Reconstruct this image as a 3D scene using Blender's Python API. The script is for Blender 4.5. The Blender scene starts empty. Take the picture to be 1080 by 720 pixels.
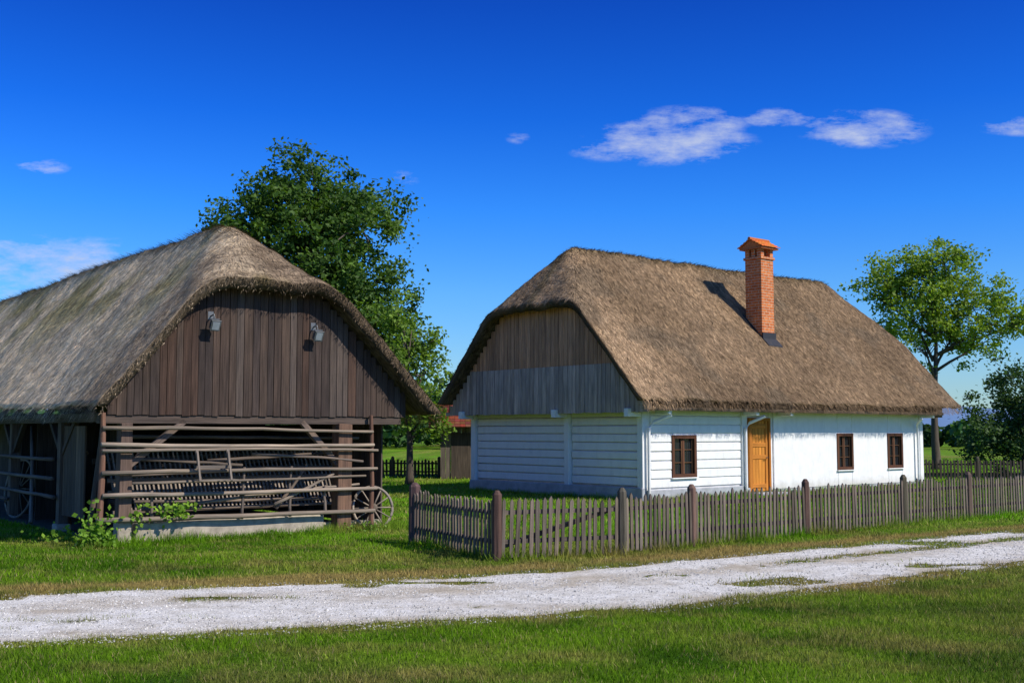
import bpy, math, random
import numpy as np
from mathutils import Vector, Matrix
random.seed(7); rng=np.random.default_rng(7)
scene=bpy.context.scene

# ------------------------------------------------------------ helpers
_T=np.random.default_rng(3).random((256,256))
def vn(x,y,seed=0):
    x=np.asarray(x,float)+seed*17.31; y=np.asarray(y,float)+seed*7.77
    xi=np.floor(x).astype(int); yi=np.floor(y).astype(int)
    fx=x-xi; fy=y-yi; fx=fx*fx*(3-2*fx); fy=fy*fy*(3-2*fy)
    g=lambda a,b:_T[a%256,b%256]
    return (g(xi,yi)*(1-fx)+g(xi+1,yi)*fx)*(1-fy)+(g(xi,yi+1)*(1-fx)+g(xi+1,yi+1)*fx)*fy
def fbm(x,y,seed=0,o=3):
    s=0;a=1;t=0
    for i in range(o):
        s=s+a*vn(np.asarray(x)*2**i,np.asarray(y)*2**i,seed+i); t+=a; a*=.5
    return s/t

def link(o,parent=None):
    scene.collection.objects.link(o)
    if parent: o.parent=parent
    return o
def empty(name,loc=(0,0,0),rz=0):
    e=bpy.data.objects.new(name,None); e.location=loc; e.rotation_euler=(0,0,rz); e.empty_display_size=.3
    return link(e)
def fast_mesh(name,V,F,mat,col=None,gc=None,parent=None,smooth=False):
    V=np.asarray(V,np.float32); F=np.asarray(F,np.int32); k=F.shape[1]
    me=bpy.data.meshes.new(name); me.vertices.add(len(V)); me.vertices.foreach_set("co",V.ravel())
    me.loops.add(F.size); me.loops.foreach_set("vertex_index",F.ravel())
    me.polygons.add(len(F)); me.polygons.foreach_set("loop_start",np.arange(0,F.size,k,dtype=np.int32))
    me.update(calc_edges=True); me.validate()
    if col is not None:
        a=me.attributes.new("Col",'FLOAT_COLOR','POINT')
        c=np.ones((len(V),4),np.float32); c[:,:3]=col; a.data.foreach_set("color",c.ravel())
    if gc is not None:
        a=me.attributes.new("gc",'FLOAT_VECTOR','POINT'); a.data.foreach_set("vector",np.asarray(gc,np.float32).ravel())
    me.polygons.foreach_set("use_smooth",np.full(len(F),smooth))
    me.materials.append(mat)
    return link(bpy.data.objects.new(name,me),parent)

class MB:
    def __init__(s): s.v=[];s.f=[];s.c=[];s.g=[]
    def _add(s,vs,fs,col,gcs):
        n=len(s.v); s.v+= [tuple(v) for v in vs]; s.f+=[tuple(i+n for i in f) for f in fs]
        s.c+=[col]*len(vs); s.g+=gcs
    def box(s,lo,hi,col=(1,1,1),jit=0,cv=0,rot=None,org=None):
        if cv:
            k=1+random.uniform(-cv,cv); col=tuple(c*k for c in col)
        x0,y0,z0=lo;x1,y1,z1=hi
        vs=[Vector(p) for p in((x0,y0,z0),(x1,y0,z0),(x1,y1,z0),(x0,y1,z0),(x0,y0,z1),(x1,y0,z1),(x1,y1,z1),(x0,y1,z1))]
        d=[x1-x0,y1-y0,z1-z0]; ax=sorted(range(3),key=lambda i:abs(d[i])); o=random.uniform(0,50)
        g=[(v[ax[0]]+o,v[ax[1]]+o,v[ax[2]]) for v in vs]
        if jit: vs=[v+Vector((random.uniform(-jit,jit),random.uniform(-jit,jit),random.uniform(-jit,jit))) for v in vs]
        if rot is not None: vs=[rot@(v-org)+org for v in vs]
        s._add(vs,[(0,3,2,1),(4,5,6,7),(0,1,5,4),(1,2,6,5),(2,3,7,6),(3,0,4,7)],col,g)
    def tube(s,pts,rs,n=7,col=(1,1,1),cv=0):
        if cv:
            k=1+random.uniform(-cv,cv); col=tuple(c*k for c in col)
        pts=[Vector(p) for p in pts]; vs=[];g=[];L=0;o=random.uniform(0,50)
        for i,p in enumerate(pts):
            d=(pts[min(i+1,len(pts)-1)]-pts[max(i-1,0)]).normalized()
            up=Vector((0,0,1)) if abs(d.z)<.9 else Vector((1,0,0))
            a=d.cross(up).normalized(); b=d.cross(a)
            if i: L+=(p-pts[i-1]).length
            for j in range(n):
                t=2*math.pi*j/n; vs.append(p+(a*math.cos(t)+b*math.sin(t))*rs[i]); g.append((math.cos(t)*rs[i]+o,math.sin(t)*rs[i],L))
        fs=[]
        for i in range(len(pts)-1):
            for j in range(n):
                fs.append((i*n+j,i*n+(j+1)%n,(i+1)*n+(j+1)%n,(i+1)*n+j))
        fs.append(tuple(range(n-1,-1,-1))); m=(len(pts)-1)*n; fs.append(tuple(range(m,m+n)))
        s._add(vs,fs,col,g)
    def pole(s,p0,p1,r,col,cv=.2,bend=.014,n=7,seg=5):
        p0=Vector(p0);p1=Vector(p1);pts=[];rs=[]
        bow=Vector((random.uniform(-1,1),random.uniform(-1,1),random.uniform(-1,1)))*bend*1.6
        for i in range(seg+1):
            t=i/seg; p=p0.lerp(p1,t)+bow*math.sin(math.pi*t)
            if 0<i<seg: p=p+Vector([random.uniform(-bend,bend)*.6 for _ in range(3)])
            pts.append(p); rs.append(r*(1.1-.25*t)*random.uniform(.93,1.07))
        s.tube(pts,rs,n,col,cv)
    def beam(s,p0,p1,w,h,col,cv=.15):
        p0=Vector(p0);p1=Vector(p1);d=p1-p0;L=d.length;d.normalize()
        up=Vector((0,0,1)) if abs(d.z)<.95 else Vector((1,0,0))
        a=d.cross(up).normalized();b=a.cross(d); M=Matrix((a,b,d)).transposed()
        k=1+random.uniform(-cv,cv);o=random.uniform(0,50)
        loc=[(x*w/2,y*h/2,z) for z in(0,L) for x,y in((-1,-1),(1,-1),(1,1),(-1,1))]
        s._add([p0+M@Vector(l) for l in loc],[(0,3,2,1),(4,5,6,7),(0,1,5,4),(1,2,6,5),(2,3,7,6),(3,0,4,7)],tuple(c*k for c in col),[(l[0]+o,l[1]+o,l[2]) for l in loc])
    def prism(s,outline,org,dx,dz,th,col):
        org=Vector(org);dx=Vector(dx);dz=Vector(dz);n=dx.cross(dz).normalized();o=random.uniform(0,50)
        m=len(outline);vs=[];g=[]
        for t in(0,th):
            for(x,z)in outline: vs.append(org+dx*x+dz*z+n*t); g.append((x+o,t,z))
        fs=[tuple(range(m-1,-1,-1)),tuple(range(m,2*m))]+[(i,(i+1)%m,m+(i+1)%m,m+i) for i in range(m)]
        s._add(vs,fs,col,g)
    def obj(s,name,mat,parent=None,bevel=0,smooth=False):
        me=bpy.data.meshes.new(name); me.from_pydata(s.v,[],s.f)
        a=me.attributes.new("Col",'FLOAT_COLOR','POINT'); c=np.ones((len(s.v),4),np.float32); c[:,:3]=np.array(s.c); a.data.foreach_set("color",c.ravel())
        a=me.attributes.new("gc",'FLOAT_VECTOR','POINT'); a.data.foreach_set("vector",np.array(s.g,np.float32).ravel())
        me.update(); me.materials.append(mat)
        if smooth: me.polygons.foreach_set("use_smooth",[True]*len(me.polygons))
        ob=link(bpy.data.objects.new(name,me),parent)
        if bevel:
            b=ob.modifiers.new("bev",'BEVEL'); b.width=bevel; b.segments=1; b.limit_method='ANGLE'
        return ob

# ------------------------------------------------------------ materials
def newmat(name):
    m=bpy.data.materials.new(name); m.use_nodes=True; nt=m.node_tree; nt.nodes.clear(); return m,nt
def N(nt,t,**kw):
    n=nt.nodes.new(t)
    for k,v in kw.items(): setattr(n,k,v)
    return n
def setin(nt,sock,v):
    if isinstance(v,bpy.types.NodeSocket): nt.links.new(v,sock)
    else: sock.default_value=v
def noise(nt,vec,scale,detail=4,rough=.6,mapsc=None):
    if mapsc:
        mp=N(nt,'ShaderNodeMapping'); nt.links.new(vec,mp.inputs['Vector']); mp.inputs['Scale'].default_value=mapsc; vec=mp.outputs[0]
    n=N(nt,'ShaderNodeTexNoise'); nt.links.new(vec,n.inputs['Vector']); n.inputs['Scale'].default_value=scale
    n.inputs['Detail'].default_value=detail; n.inputs['Roughness'].default_value=rough; return n.outputs['Fac']
def ramp(nt,fac,stops):
    r=N(nt,'ShaderNodeValToRGB'); nt.links.new(fac,r.inputs[0]); e=r.color_ramp.elements
    e[0].position,e[0].color=stops[0][0],(*stops[0][1],1); e[1].position,e[1].color=stops[-1][0],(*stops[-1][1],1)
    for p,c in stops[1:-1]:
        x=e.new(p); x.color=(*c,1)
    return r.outputs[0]
def mix(nt,a,b,f,mode='MIX'):
    m=N(nt,'ShaderNodeMix',data_type='RGBA',blend_type=mode)
    setin(nt,m.inputs[0],f)
    for s,v in((m.inputs[6],a),(m.inputs[7],b)):
        setin(nt,s,(*v,1) if isinstance(v,tuple) and len(v)==3 else v)
    return m.outputs[2]
def math_(nt,op,a,b=0,c=0,clamp=False):
    m=N(nt,'ShaderNodeMath',operation=op,use_clamp=clamp); setin(nt,m.inputs[0],a); setin(nt,m.inputs[1],b)
    if op in('MULTIPLY_ADD',): setin(nt,m.inputs[2],c)
    return m.outputs[0]
def attr(nt,name):
    return N(nt,'ShaderNodeAttribute',attribute_name=name)
def finish(nt,col,rough=.9,bump=None,bstr=.5,bdist=.02,spec=.2,metal=0):
    p=N(nt,'ShaderNodeBsdfPrincipled'); setin(nt,p.inputs['Base Color'],(*col,1) if isinstance(col,tuple) else col)
    setin(nt,p.inputs['Roughness'],rough); p.inputs['Specular IOR Level'].default_value=spec; p.inputs['Metallic'].default_value=metal
    if bump is not None:
        b=N(nt,'ShaderNodeBump'); b.inputs['Strength'].default_value=bstr; b.inputs['Distance'].default_value=bdist
        nt.links.new(bump,b.inputs['Height']); nt.links.new(b.outputs[0],p.inputs['Normal'])
    o=N(nt,'ShaderNodeOutputMaterial'); nt.links.new(p.outputs[0],o.inputs[0]); return p
def wood_mat(name,lo=.45,hi=1.25,bstr=.6,tint=(1,.95,.9)):
    m,nt=newmat(name); c=attr(nt,'Col'); g=attr(nt,'gc').outputs['Vector']
    n1=noise(nt,g,1,4,.7,(45,45,1.6)); n2=noise(nt,g,1,2,.6,(5,5,.8))
    k=ramp(nt,n1,[(.3,(lo,lo,lo)),(.7,(hi,hi,hi))]); k2=ramp(nt,n2,[(.3,(.7,.7,.72)),(.7,(1.2*tint[0],1.2*tint[1],1.2*tint[2]))])
    col=mix(nt,mix(nt,c.outputs['Color'],k,1.,'MULTIPLY'),k2,1.,'MULTIPLY')
    finish(nt,col,.85,n1,bstr,.01); return m
def thatch_mat(name):
    m,nt=newmat(name); c=attr(nt,'Col'); g=attr(nt,'gc').outputs['Vector']
    n1=noise(nt,g,1,3,.75,(28,28,7)); n2=noise(nt,g,1,3,.7,(6,6,3.4)); n3=noise(nt,g,1,2,.6,(.7,.7,.4))
    k=ramp(nt,n1,[(.32,(.4,.4,.4)),(.5,(.95,.95,.95)),(.68,(1.5,1.45,1.38))])
    k2=ramp(nt,n2,[(.33,(.5,.48,.47)),(.62,(1.25,1.25,1.25))]); k3=ramp(nt,n3,[(.35,(.8,.8,.8)),(.65,(1.15,1.12,1.06))])
    col=mix(nt,mix(nt,mix(nt,c.outputs['Color'],k,1.,'MULTIPLY'),k2,1.,'MULTIPLY'),k3,1.,'MULTIPLY')
    h=math_(nt,'ADD',n1,n2)
    finish(nt,col,.95,h,1.,.05,spec=.05); return m
def leaf_mat(name,tr=.35,spec=.25):
    m,nt=newmat(name); c=attr(nt,'Col').outputs['Color']
    p=N(nt,'ShaderNodeBsdfPrincipled'); nt.links.new(c,p.inputs['Base Color']); p.inputs['Roughness'].default_value=.6; p.inputs['Specular IOR Level'].default_value=spec
    t=N(nt,'ShaderNodeBsdfTranslucent'); nt.links.new(mix(nt,c,(1.3,1.4,.5),1.,'MULTIPLY'),t.inputs[0])
    ms=N(nt,'ShaderNodeMixShader'); ms.inputs[0].default_value=tr; nt.links.new(p.outputs[0],ms.inputs[1]); nt.links.new(t.outputs[0],ms.inputs[2])
    o=N(nt,'ShaderNodeOutputMaterial'); nt.links.new(ms.outputs[0],o.inputs[0]); return m
def plain(name,col,rough=.6,metal=0,sc=8,var=.25,spec=.3,bstr=.2):
    m,nt=newmat(name); t=N(nt,'ShaderNodeTexCoord').outputs['Object']; n=noise(nt,t,sc,5,.65)
    a=tuple(c*(1-var) for c in col); b=tuple(min(1,c*(1+var*.6)) for c in col)
    finish(nt,ramp(nt,n,[(.3,a),(.7,b)]),rough,n,bstr,.01,spec,metal); return m

M_wood=wood_mat('weathered_wood'); M_thatch=thatch_mat('thatch'); M_leaf=leaf_mat('leaf')
def grass_mat():
    m,nt=newmat('grass_blade'); c=attr(nt,'Col').outputs['Color']
    p=N(nt,'ShaderNodeBsdfDiffuse'); nt.links.new(c,p.inputs[0])
    t=N(nt,'ShaderNodeBsdfTranslucent'); nt.links.new(c,t.inputs[0])
    ms=N(nt,'ShaderNodeMixShader'); ms.inputs[0].default_value=.3; nt.links.new(p.outputs[0],ms.inputs[1]); nt.links.new(t.outputs[0],ms.inputs[2])
    o=N(nt,'ShaderNodeOutputMaterial'); nt.links.new(ms.outputs[0],o.inputs[0]); return m
M_grass=grass_mat()
def white_mat():
    m,nt=newmat('limewash'); t=N(nt,'ShaderNodeTexCoord').outputs['Object']
    n=noise(nt,t,3,5,.7); n2=noise(nt,t,1,4,.7,(6,6,1.2)); n3=noise(nt,t,60,2,.5)
    col=mix(nt,ramp(nt,n,[(.3,(.76,.755,.74)),(.6,(.83,.82,.80))]),ramp(nt,n2,[(.25,(.90,.90,.90)),(.5,(1,1,1))]),1.,'MULTIPLY')
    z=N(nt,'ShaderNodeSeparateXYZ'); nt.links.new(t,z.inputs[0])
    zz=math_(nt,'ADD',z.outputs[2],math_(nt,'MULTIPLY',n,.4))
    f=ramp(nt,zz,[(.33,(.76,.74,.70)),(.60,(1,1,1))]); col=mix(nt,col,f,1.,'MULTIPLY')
    finish(nt,col,.9,math_(nt,'ADD',n,math_(nt,'MULTIPLY',n3,.4)),.35,.025,.1); return m
M_white=white_mat()
M_found=plain('foundation_plaster',(.40,.41,.43),.9,sc=4)
M_conc=plain('old_concrete',(.42,.36,.28),.9,sc=6,var=.35)
M_glass=plain('window_glass',(.02,.025,.03),.08,sc=2,spec=.6,bstr=.03)
M_metal=plain('galvanised_metal',(.13,.14,.15),.5,.3)
M_lamp=plain('lamp_glass',(.30,.33,.36),.25,0,spec=.6)
M_lead=plain('dark_flashing',(.03,.03,.035),.6)
M_dirt=plain('barn_floor_dirt',(.10,.08,.055),.95,sc=3,var=.4)

def brick_mat():
    m,nt=newmat('chimney_brick'); t=N(nt,'ShaderNodeTexCoord').outputs['Object']
    s=N(nt,'ShaderNodeSeparateXYZ'); nt.links.new(t,s.inputs[0]); cb=N(nt,'ShaderNodeCombineXYZ')
    nt.links.new(math_(nt,'ADD',s.outputs[0],s.outputs[1]),cb.inputs[0]); nt.links.new(s.outputs[2],cb.inputs[1])
    b=N(nt,'ShaderNodeTexBrick'); nt.links.new(cb.outputs[0],b.inputs['Vector']); b.inputs['Scale'].default_value=1
    b.inputs['Brick Width'].default_value=.26; b.inputs['Row Height'].default_value=.085; b.inputs['Mortar Size'].default_value=.009
    b.inputs['Color1'].default_value=(.66,.20,.055,1); b.inputs['Color2'].default_value=(.48,.12,.035,1); b.inputs['Mortar'].default_value=(.48,.36,.25,1)
    n=noise(nt,t,12,4); col=mix(nt,b.outputs['Color'],ramp(nt,n,[(.3,(.7,.7,.7)),(.7,(1.2,1.2,1.2))]),1.,'MULTIPLY')
    finish(nt,col,.9,b.outputs['Fac'],-.5,.01); return m
M_brick=brick_mat()
def col_mat(name,rough=.8,sc=20):
    m,nt=newmat(name); c=attr(nt,'Col').outputs['Color']; t=N(nt,'ShaderNodeTexCoord').outputs['Object']; n=noise(nt,t,sc,4)
    finish(nt,mix(nt,c,ramp(nt,n,[(.3,(.7,.7,.7)),(.7,(1.2,1.2,1.2))]),1.,'MULTIPLY'),rough,n,.4,.01,.1); return m
M_tile=col_mat('clay_tile'); M_stone=col_mat('limestone_chips',.95)
M_door=wood_mat('door_wood',.75,1.15,.2)

# ------------------------------------------------------------ world, sun, camera
el=math.radians(41); az=math.atan2(.895,-.445)
w=bpy.data.worlds.new("World"); scene.world=w; w.use_nodes=True; nt=w.node_tree; nt.nodes.clear()
sky=N(nt,'ShaderNodeTexSky',sky_type='NISHITA'); sky.sun_disc=False; sky.sun_elevation=el; sky.sun_rotation=az
sky.air_density=1.0; sky.dust_density=.3; sky.ozone_density=4.0; sky.altitude=300
hs=N(nt,'ShaderNodeHueSaturation'); hs.inputs['Saturation'].default_value=1.25; nt.links.new(sky.outputs[0],hs.inputs['Color'])
tc=N(nt,'ShaderNodeTexCoord'); sp=N(nt,'ShaderNodeSeparateXYZ'); nt.links.new(tc.outputs['Generated'],sp.inputs[0])
zq=math_(nt,'MULTIPLY',sp.outputs[2],1.,clamp=True)
tn=ramp(nt,zq,[(0.,(.31,.40,.50)),(.05,(.30,.41,.54)),(.12,(.25,.43,.64)),(.19,(.13,.38,.72)),(.27,(.055,.27,.66)),(.36,(.04,.18,.54)),(.60,(.30,.36,.50)),(1.,(.48,.48,.5))])
tn2=mix(nt,tn,(2.,2.,2.),1.,'MULTIPLY')
gsky=mix(nt,hs.outputs[0],tn2,1.,'MULTIPLY')
yy=math_(nt,'MAXIMUM',sp.outputs[1],.05)
cx=math_(nt,'DIVIDE',sp.outputs[0],yy); cz=math_(nt,'DIVIDE',sp.outputs[2],yy)
cb=N(nt,'ShaderNodeCombineXYZ'); nt.links.new(cx,cb.inputs[0]); nt.links.new(cz,cb.inputs[1])
cn=noise(nt,cb.outputs[0],1,10,.68,(17,48,1))
tot=None
for (px,pz,rx,rz,st) in [(.140,.258,.085,.024,1.1),(.16,.275,.06,.018,.9),(.09,.252,.045,.014,.7),(.315,.270,.065,.02,1.),(.24,.280,.045,.010,.8),(.46,.272,.05,.010,.8),
                         (-.43,.150,.15,.028,.75),(-.40,.125,.10,.02,.55),(-.42,.235,.028,.009,.75),(-.10,.225,.02,.01,.45),(.005,.262,.012,.007,.5)]:
    a=math_(nt,'POWER',math_(nt,'ABSOLUTE',math_(nt,'DIVIDE',math_(nt,'SUBTRACT',cx,px),rx)),2.)
    b=math_(nt,'POWER',math_(nt,'ABSOLUTE',math_(nt,'DIVIDE',math_(nt,'SUBTRACT',cz,pz),rz)),2.)
    mk=math_(nt,'MULTIPLY',math_(nt,'SUBTRACT',1.,math_(nt,'ADD',a,b),clamp=True),st)
    tot=mk if tot is None else math_(nt,'MAXIMUM',tot,mk)
d=math_(nt,'ADD',math_(nt,'MULTIPLY',tot,.95),math_(nt,'MULTIPLY',math_(nt,'SUBTRACT',cn,.5),4.2))
d=math_(nt,'MULTIPLY',math_(nt,'SUBTRACT',d,.2),.8,clamp=True)
d=math_(nt,'MULTIPLY',d,math_(nt,'MULTIPLY',tot,2.2,clamp=True),clamp=True)
d=math_(nt,'MULTIPLY',d,.82)
skc=mix(nt,gsky,(4.3,4.8,6.2),d)
bg=N(nt,'ShaderNodeBackground'); bg.inputs[1].default_value=.13; nt.links.new(skc,bg.inputs[0])
wo=N(nt,'ShaderNodeOutputWorld'); nt.links.new(bg.outputs[0],wo.inputs[0])

sd=Vector((math.cos(el)*.895,-math.cos(el)*.445,math.sin(el)))
L=bpy.data.lights.new('sun','SUN'); L.energy=5.0; L.angle=math.radians(.5); L.color=(1,.94,.84)
so=link(bpy.data.objects.new('sun',L)); so.rotation_euler=sd.to_track_quat('Z','Y').to_euler(); so.location=(30,-15,40)
cam=bpy.data.cameras.new('camera'); cam.lens=40; cam.sensor_width=36; cam.clip_end=9000; cam.clip_start=.1
co=link(bpy.data.objects.new('camera',cam)); co.location=(0,0,1.8); co.rotation_euler=(math.radians(90+4.53),0,0); scene.camera=co
scene.view_settings.view_transform='Standard'; scene.view_settings.look='None'; scene.view_settings.exposure=0

# ------------------------------------------------------------ ground, road, grass
FX=[-60,-9,-5.7,-.48,2.1,9.5,14,60]; FY=[2,11.9,12.7,14.4,15.9,21.2,24.6,60]
NX=[-60,-8,-4.4,-1.26,1.56,3.5,7.2,12,60]; NY=[-6,8.7,9.8,10.75,11.75,13.1,16,19.8,56]
def roadv(x,y):
    f=np.interp(x,FX,FY); n=np.interp(x,NX,NY); return (f-y)/(f-n)
UH=(.7615,.6481); VH=(-.6481,.7615)
def house_st(x,y): return (x-3.5)*UH[0]+(y-30)*UH[1],(x-3.5)*VH[0]+(y-30)*VH[1]
G=(.79,.613); W=(-.613,.79)
def barn_ab(x,y): return (x+6.22)*G[0]+(y-18.3)*G[1],(x+6.22)*W[0]+(y-18.3)*W[1]
def gcol(x,y,jit=0):
    x=np.asarray(x,float);y=np.asarray(y,float)
    n=fbm(x*.45,y*.6,1,4); n2=fbm(x*1.8,y*2.5,5,3); v=roadv(x,y)
    dry=np.clip((n-.52)*1.6,0,.3)+np.clip((n2-.54)*1.8,0,.32)
    band=np.exp(-((v+.15)/.12)**2)*1.05*(.4+1.1*n2)
    right=np.clip((x-1.5)/5,0,1)*(v>.9)*.38*(.3+n2)
    shoulder=np.exp(-((v-1.03)/.06)**2)*.35
    dry=np.clip(dry+band+right+shoulder+.35*((v>0)&(v<1)),0,.92)[...,None]
    g=np.array([.185,.335,.016]); gd=np.array([.07,.17,.009]); dr=np.array([.44,.32,.11])
    k=np.clip(fbm(x*.9,y*1.2,9,3)*2.3-.6,0,1)[...,None]
    far=np.clip((y-15.5)/7,0,1)[...,None]
    base=gd*(1-k)+g*k
    base=base*(1-far)+np.array([.175,.365,.018])*far*(.75+.45*k)
    return base*(1-dry)+dr*dry
def axis(lo,hi,step,ext):
    c=np.arange(lo,hi+step/2,step); e=[];d=step;p=hi
    while p<ext: d*=1.35;p+=d;e.append(p)
    e2=[];d=step;p=lo
    while p>-ext: d*=1.35;p-=d;e2.append(p)
    return np.array(e2[::-1]+list(c)+e)
xs=axis(-24,28,.2,4000); ys=axis(4,62,.2,4000)
Xg,Yg=np.meshgrid(xs,ys); nx,ny=len(xs),len(ys)
V=np.stack([Xg.ravel(),Yg.ravel(),np.zeros(nx*ny)],1)
idx=np.arange(nx*ny).reshape(ny,nx); F=np.stack([idx[:-1,:-1].ravel(),idx[:-1,1:].ravel(),idx[1:,1:].ravel(),idx[1:,:-1].ravel()],1)
m,nt=newmat('ground_turf'); c=attr(nt,'Col').outputs['Color']; t=N(nt,'ShaderNodeTexCoord').outputs['Object']
n1=noise(nt,t,9,4,.75); n2=noise(nt,t,60,3,.7)
cc=mix(nt,mix(nt,c,ramp(nt,n1,[(.3,(.55,.6,.5)),(.7,(1.15,1.1,1.1))]),1.,'MULTIPLY'),ramp(nt,n2,[(.3,(.6,.6,.6)),(.7,(1.2,1.2,1.2))]),1.,'MULTIPLY')
finish(nt,cc,.95,n2,.8,.03,.05)
fast_mesh('ground',V,F,m,col=gcol(V[:,0],V[:,1])*.8)

def medfun(x,y,v):
    return np.clip((x-.5)/5,0,1)*np.exp(-((v-.34)/.075)**2)
rx=np.arange(-30,40,.12); rv=np.linspace(-.12,1.12,60)
RX=np.repeat(rx[:,None],60,1); fy=np.interp(RX,FX,FY); ny_=np.interp(RX,NX,NY)
RY=fy-(fy-ny_)*rv[None,:]
ed=np.minimum(rv[None,:],1-rv[None,:])*np.ones_like(RX)
nn=fbm(RX*1.3,RY*1.8,3,4)-.5; n5=fbm(RX*6,RY*8,13,2)-.5
al=np.clip(.5+(ed-.035+nn*.13+n5*.06)*14,0,1)
med=medfun(RX,RY,rv[None,:]*np.ones_like(RX))
al=np.clip(al-np.clip((med*1.3+nn*1.6+n5*1.3-.46)*2.2,0,1)*(med>.1),0,1)
isl=np.clip((fbm(RX*.8,RY*1.6,21,3)-.64)*9,0,1)*np.clip((.45-ed)*5,0,1); al=np.clip(al-isl,0,1)
tr=np.exp(-((rv-.14)/.10)**2)+np.exp(-((rv-.64)/.22)**2); tr=np.clip(tr,0,1)[None,:]*np.ones_like(RX)
lgt=np.array([.80,.765,.71]); drk=np.array([.56,.49,.39])
kk=np.clip(tr*1.0+nn*1.8+n5*.8+.15,0,1)[...,None]; rc=(drk*(1-kk)+lgt*kk)
V=np.stack([RX.ravel(),RY.ravel(),np.full(RX.size,.006)],1)
i=np.arange(RX.size).reshape(RX.shape); F=np.stack([i[:-1,:-1].ravel(),i[:-1,1:].ravel(),i[1:,1:].ravel(),i[1:,:-1].ravel()],1)[:,::-1]
alr=al.ravel(); F=F[alr[F].max(1)>.02]
m,nt=newmat('gravel'); c=attr(nt,'Col').outputs['Color']; t=N(nt,'ShaderNodeTexCoord').outputs['Object']
n1=noise(nt,t,40,4,.85); n2=noise(nt,t,4,4,.7)
cc=mix(nt,mix(nt,c,ramp(nt,n1,[(.32,(.42,.42,.42)),(.5,(.9,.9,.9)),(.62,(1.18,1.18,1.18))]),1.,'MULTIPLY'),ramp(nt,n2,[(.3,(.74,.72,.68)),(.6,(1.05,1.05,1.05))]),1.,'MULTIPLY')
p=finish(nt,cc,.95,n1,.7,.02,.1)
aa=attr(nt,'gc'); s2=N(nt,'ShaderNodeSeparateXYZ'); nt.links.new(aa.outputs['Vector'],s2.inputs[0])
av=math_(nt,'MULTIPLY',math_(nt,'SUBTRACT',math_(nt,'ADD',s2.outputs[0],math_(nt,'MULTIPLY',math_(nt,'SUBTRACT',n1,.5),1.3)),.42),6.,clamp=True)
nt.links.new(av,p.inputs['Alpha'])
fast_mesh('gravel_road',V,F,m,col=rc.reshape(-1,3),gc=np.stack([alr]*3,1))
n=42000; X=rng.uniform(-7,12,n); v=rng.uniform(-.04,1.06,n); Yf=np.interp(X,FX,FY); Yn=np.interp(X,NX,NY); Y=Yf-(Yf-Yn)*v
keep=(fbm(X*1.3,Y*1.8,3,4)>.33)&(rng.random(n)<np.clip(.5+(np.abs(v-.36)<.1)*.3+(v>.85)*.4,0,1)); X=X[keep];Y=Y[keep]; n=len(X)
sz=rng.uniform(.004,.011,n)*rng.uniform(.7,1.6,n)
tet=np.array([[1,0,0],[0,1,0],[-1,0,0],[0,-1,0],[0,0,1.]])
P=np.stack([X,Y,np.full(n,.006)],1); th=rng.uniform(0,6.28,n); ct,st=np.cos(th)[:,None],np.sin(th)[:,None]
jt=tet[None]*rng.uniform(.6,1.3,(n,5,3)); jx=jt[...,0]*ct-jt[...,1]*st; jy=jt[...,0]*st+jt[...,1]*ct
V=P[:,None,:]+np.stack([jx,jy,jt[...,2]],2)*sz[:,None,None]
b=np.arange(n)[:,None]*5; F=np.concatenate([b+np.array([[0,1,4]]),b+np.array([[1,2,4]]),b+np.array([[2,3,4]]),b+np.array([[3,0,4]])])
c=np.repeat((np.array([.60,.575,.53])*rng.uniform(.4,1.2,(n,1))),5,0)
fast_mesh('loose_gravel',V.reshape(-1,3),F,M_stone,col=c)

def blades(name,n,ylo,yhi,hw,h0,h1,wd,xoff=3,dens=None):
    Y=np.sqrt(rng.uniform(ylo**2,yhi**2,n)); X=rng.uniform(-1,1,n)*(Y*.47+xoff)
    v=roadv(X,Y); nn=fbm(X*1.3,Y*1.8,3,4)-.5
    ed=np.minimum(v,1-v); med=medfun(X,Y,v)
    isl=np.clip((fbm(X*.8,Y*1.6,21,3)-.64)*9,0,1)*np.clip((.45-ed)*5,0,1)
    ong=(ed-.035+nn*.13)<rng.normal(0,.02,n)
    ong|=(rng.random(n)<.6*np.clip((med*1.3+nn*1.6-.46)*2.2,0,1)); ong|=(rng.random(n)<.5*isl)
    s,t=house_st(X,Y); a,b=barn_ab(X,Y)
    ong&=~((s>-.1)&(s<14)&(t>-.1)&(t<7.4)); ong&=~((a>-.1)&(a<5.1)&(b>.15)&(b<22))
    worn=np.exp(-((v+.14)/.13)**2); ong&=rng.random(n)>worn*.5
    X=X[ong];Y=Y[ong];m=len(X)
    cl=fbm(X*2.2,Y*2.2,31,3); 
    h=rng.uniform(h0,h1,m)*(.4+1.2*cl); th=rng.uniform(0,2*np.pi,m); ln=h*rng.uniform(.1,.9,m); la=rng.uniform(0,2*np.pi,m)
    wv=np.stack([np.cos(th),np.sin(th),0*th],1)*(wd*rng.uniform(.6,1.3,m))[:,None]
    P=np.stack([X,Y,0*X],1); tip=P+np.stack([np.cos(la)*ln,np.sin(la)*ln,h],1)
    V=np.stack([P-wv/2,P+wv/2,tip],1).reshape(-1,3); F=np.arange(3*m).reshape(-1,3)
    c=gcol(X,Y)*rng.uniform(.5,1.55,(m,1)); dr=rng.random(m)<.08; c[dr]=np.array([.46,.38,.16])*rng.uniform(.7,1.2,(dr.sum(),1))
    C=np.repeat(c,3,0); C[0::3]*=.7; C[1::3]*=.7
    return V,F,C
parts=[blades('a',300000,7.0,13.5,0,.02,.055,.007),blades('b',190000,12.5,22.5,0,.03,.06,.012),blades('c',110000,22,42,0,.04,.09,.024,4),blades('d',30000,42,75,0,.05,.12,.055,4)]
Vs=[];Fs=[];Cs=[];o=0
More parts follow.
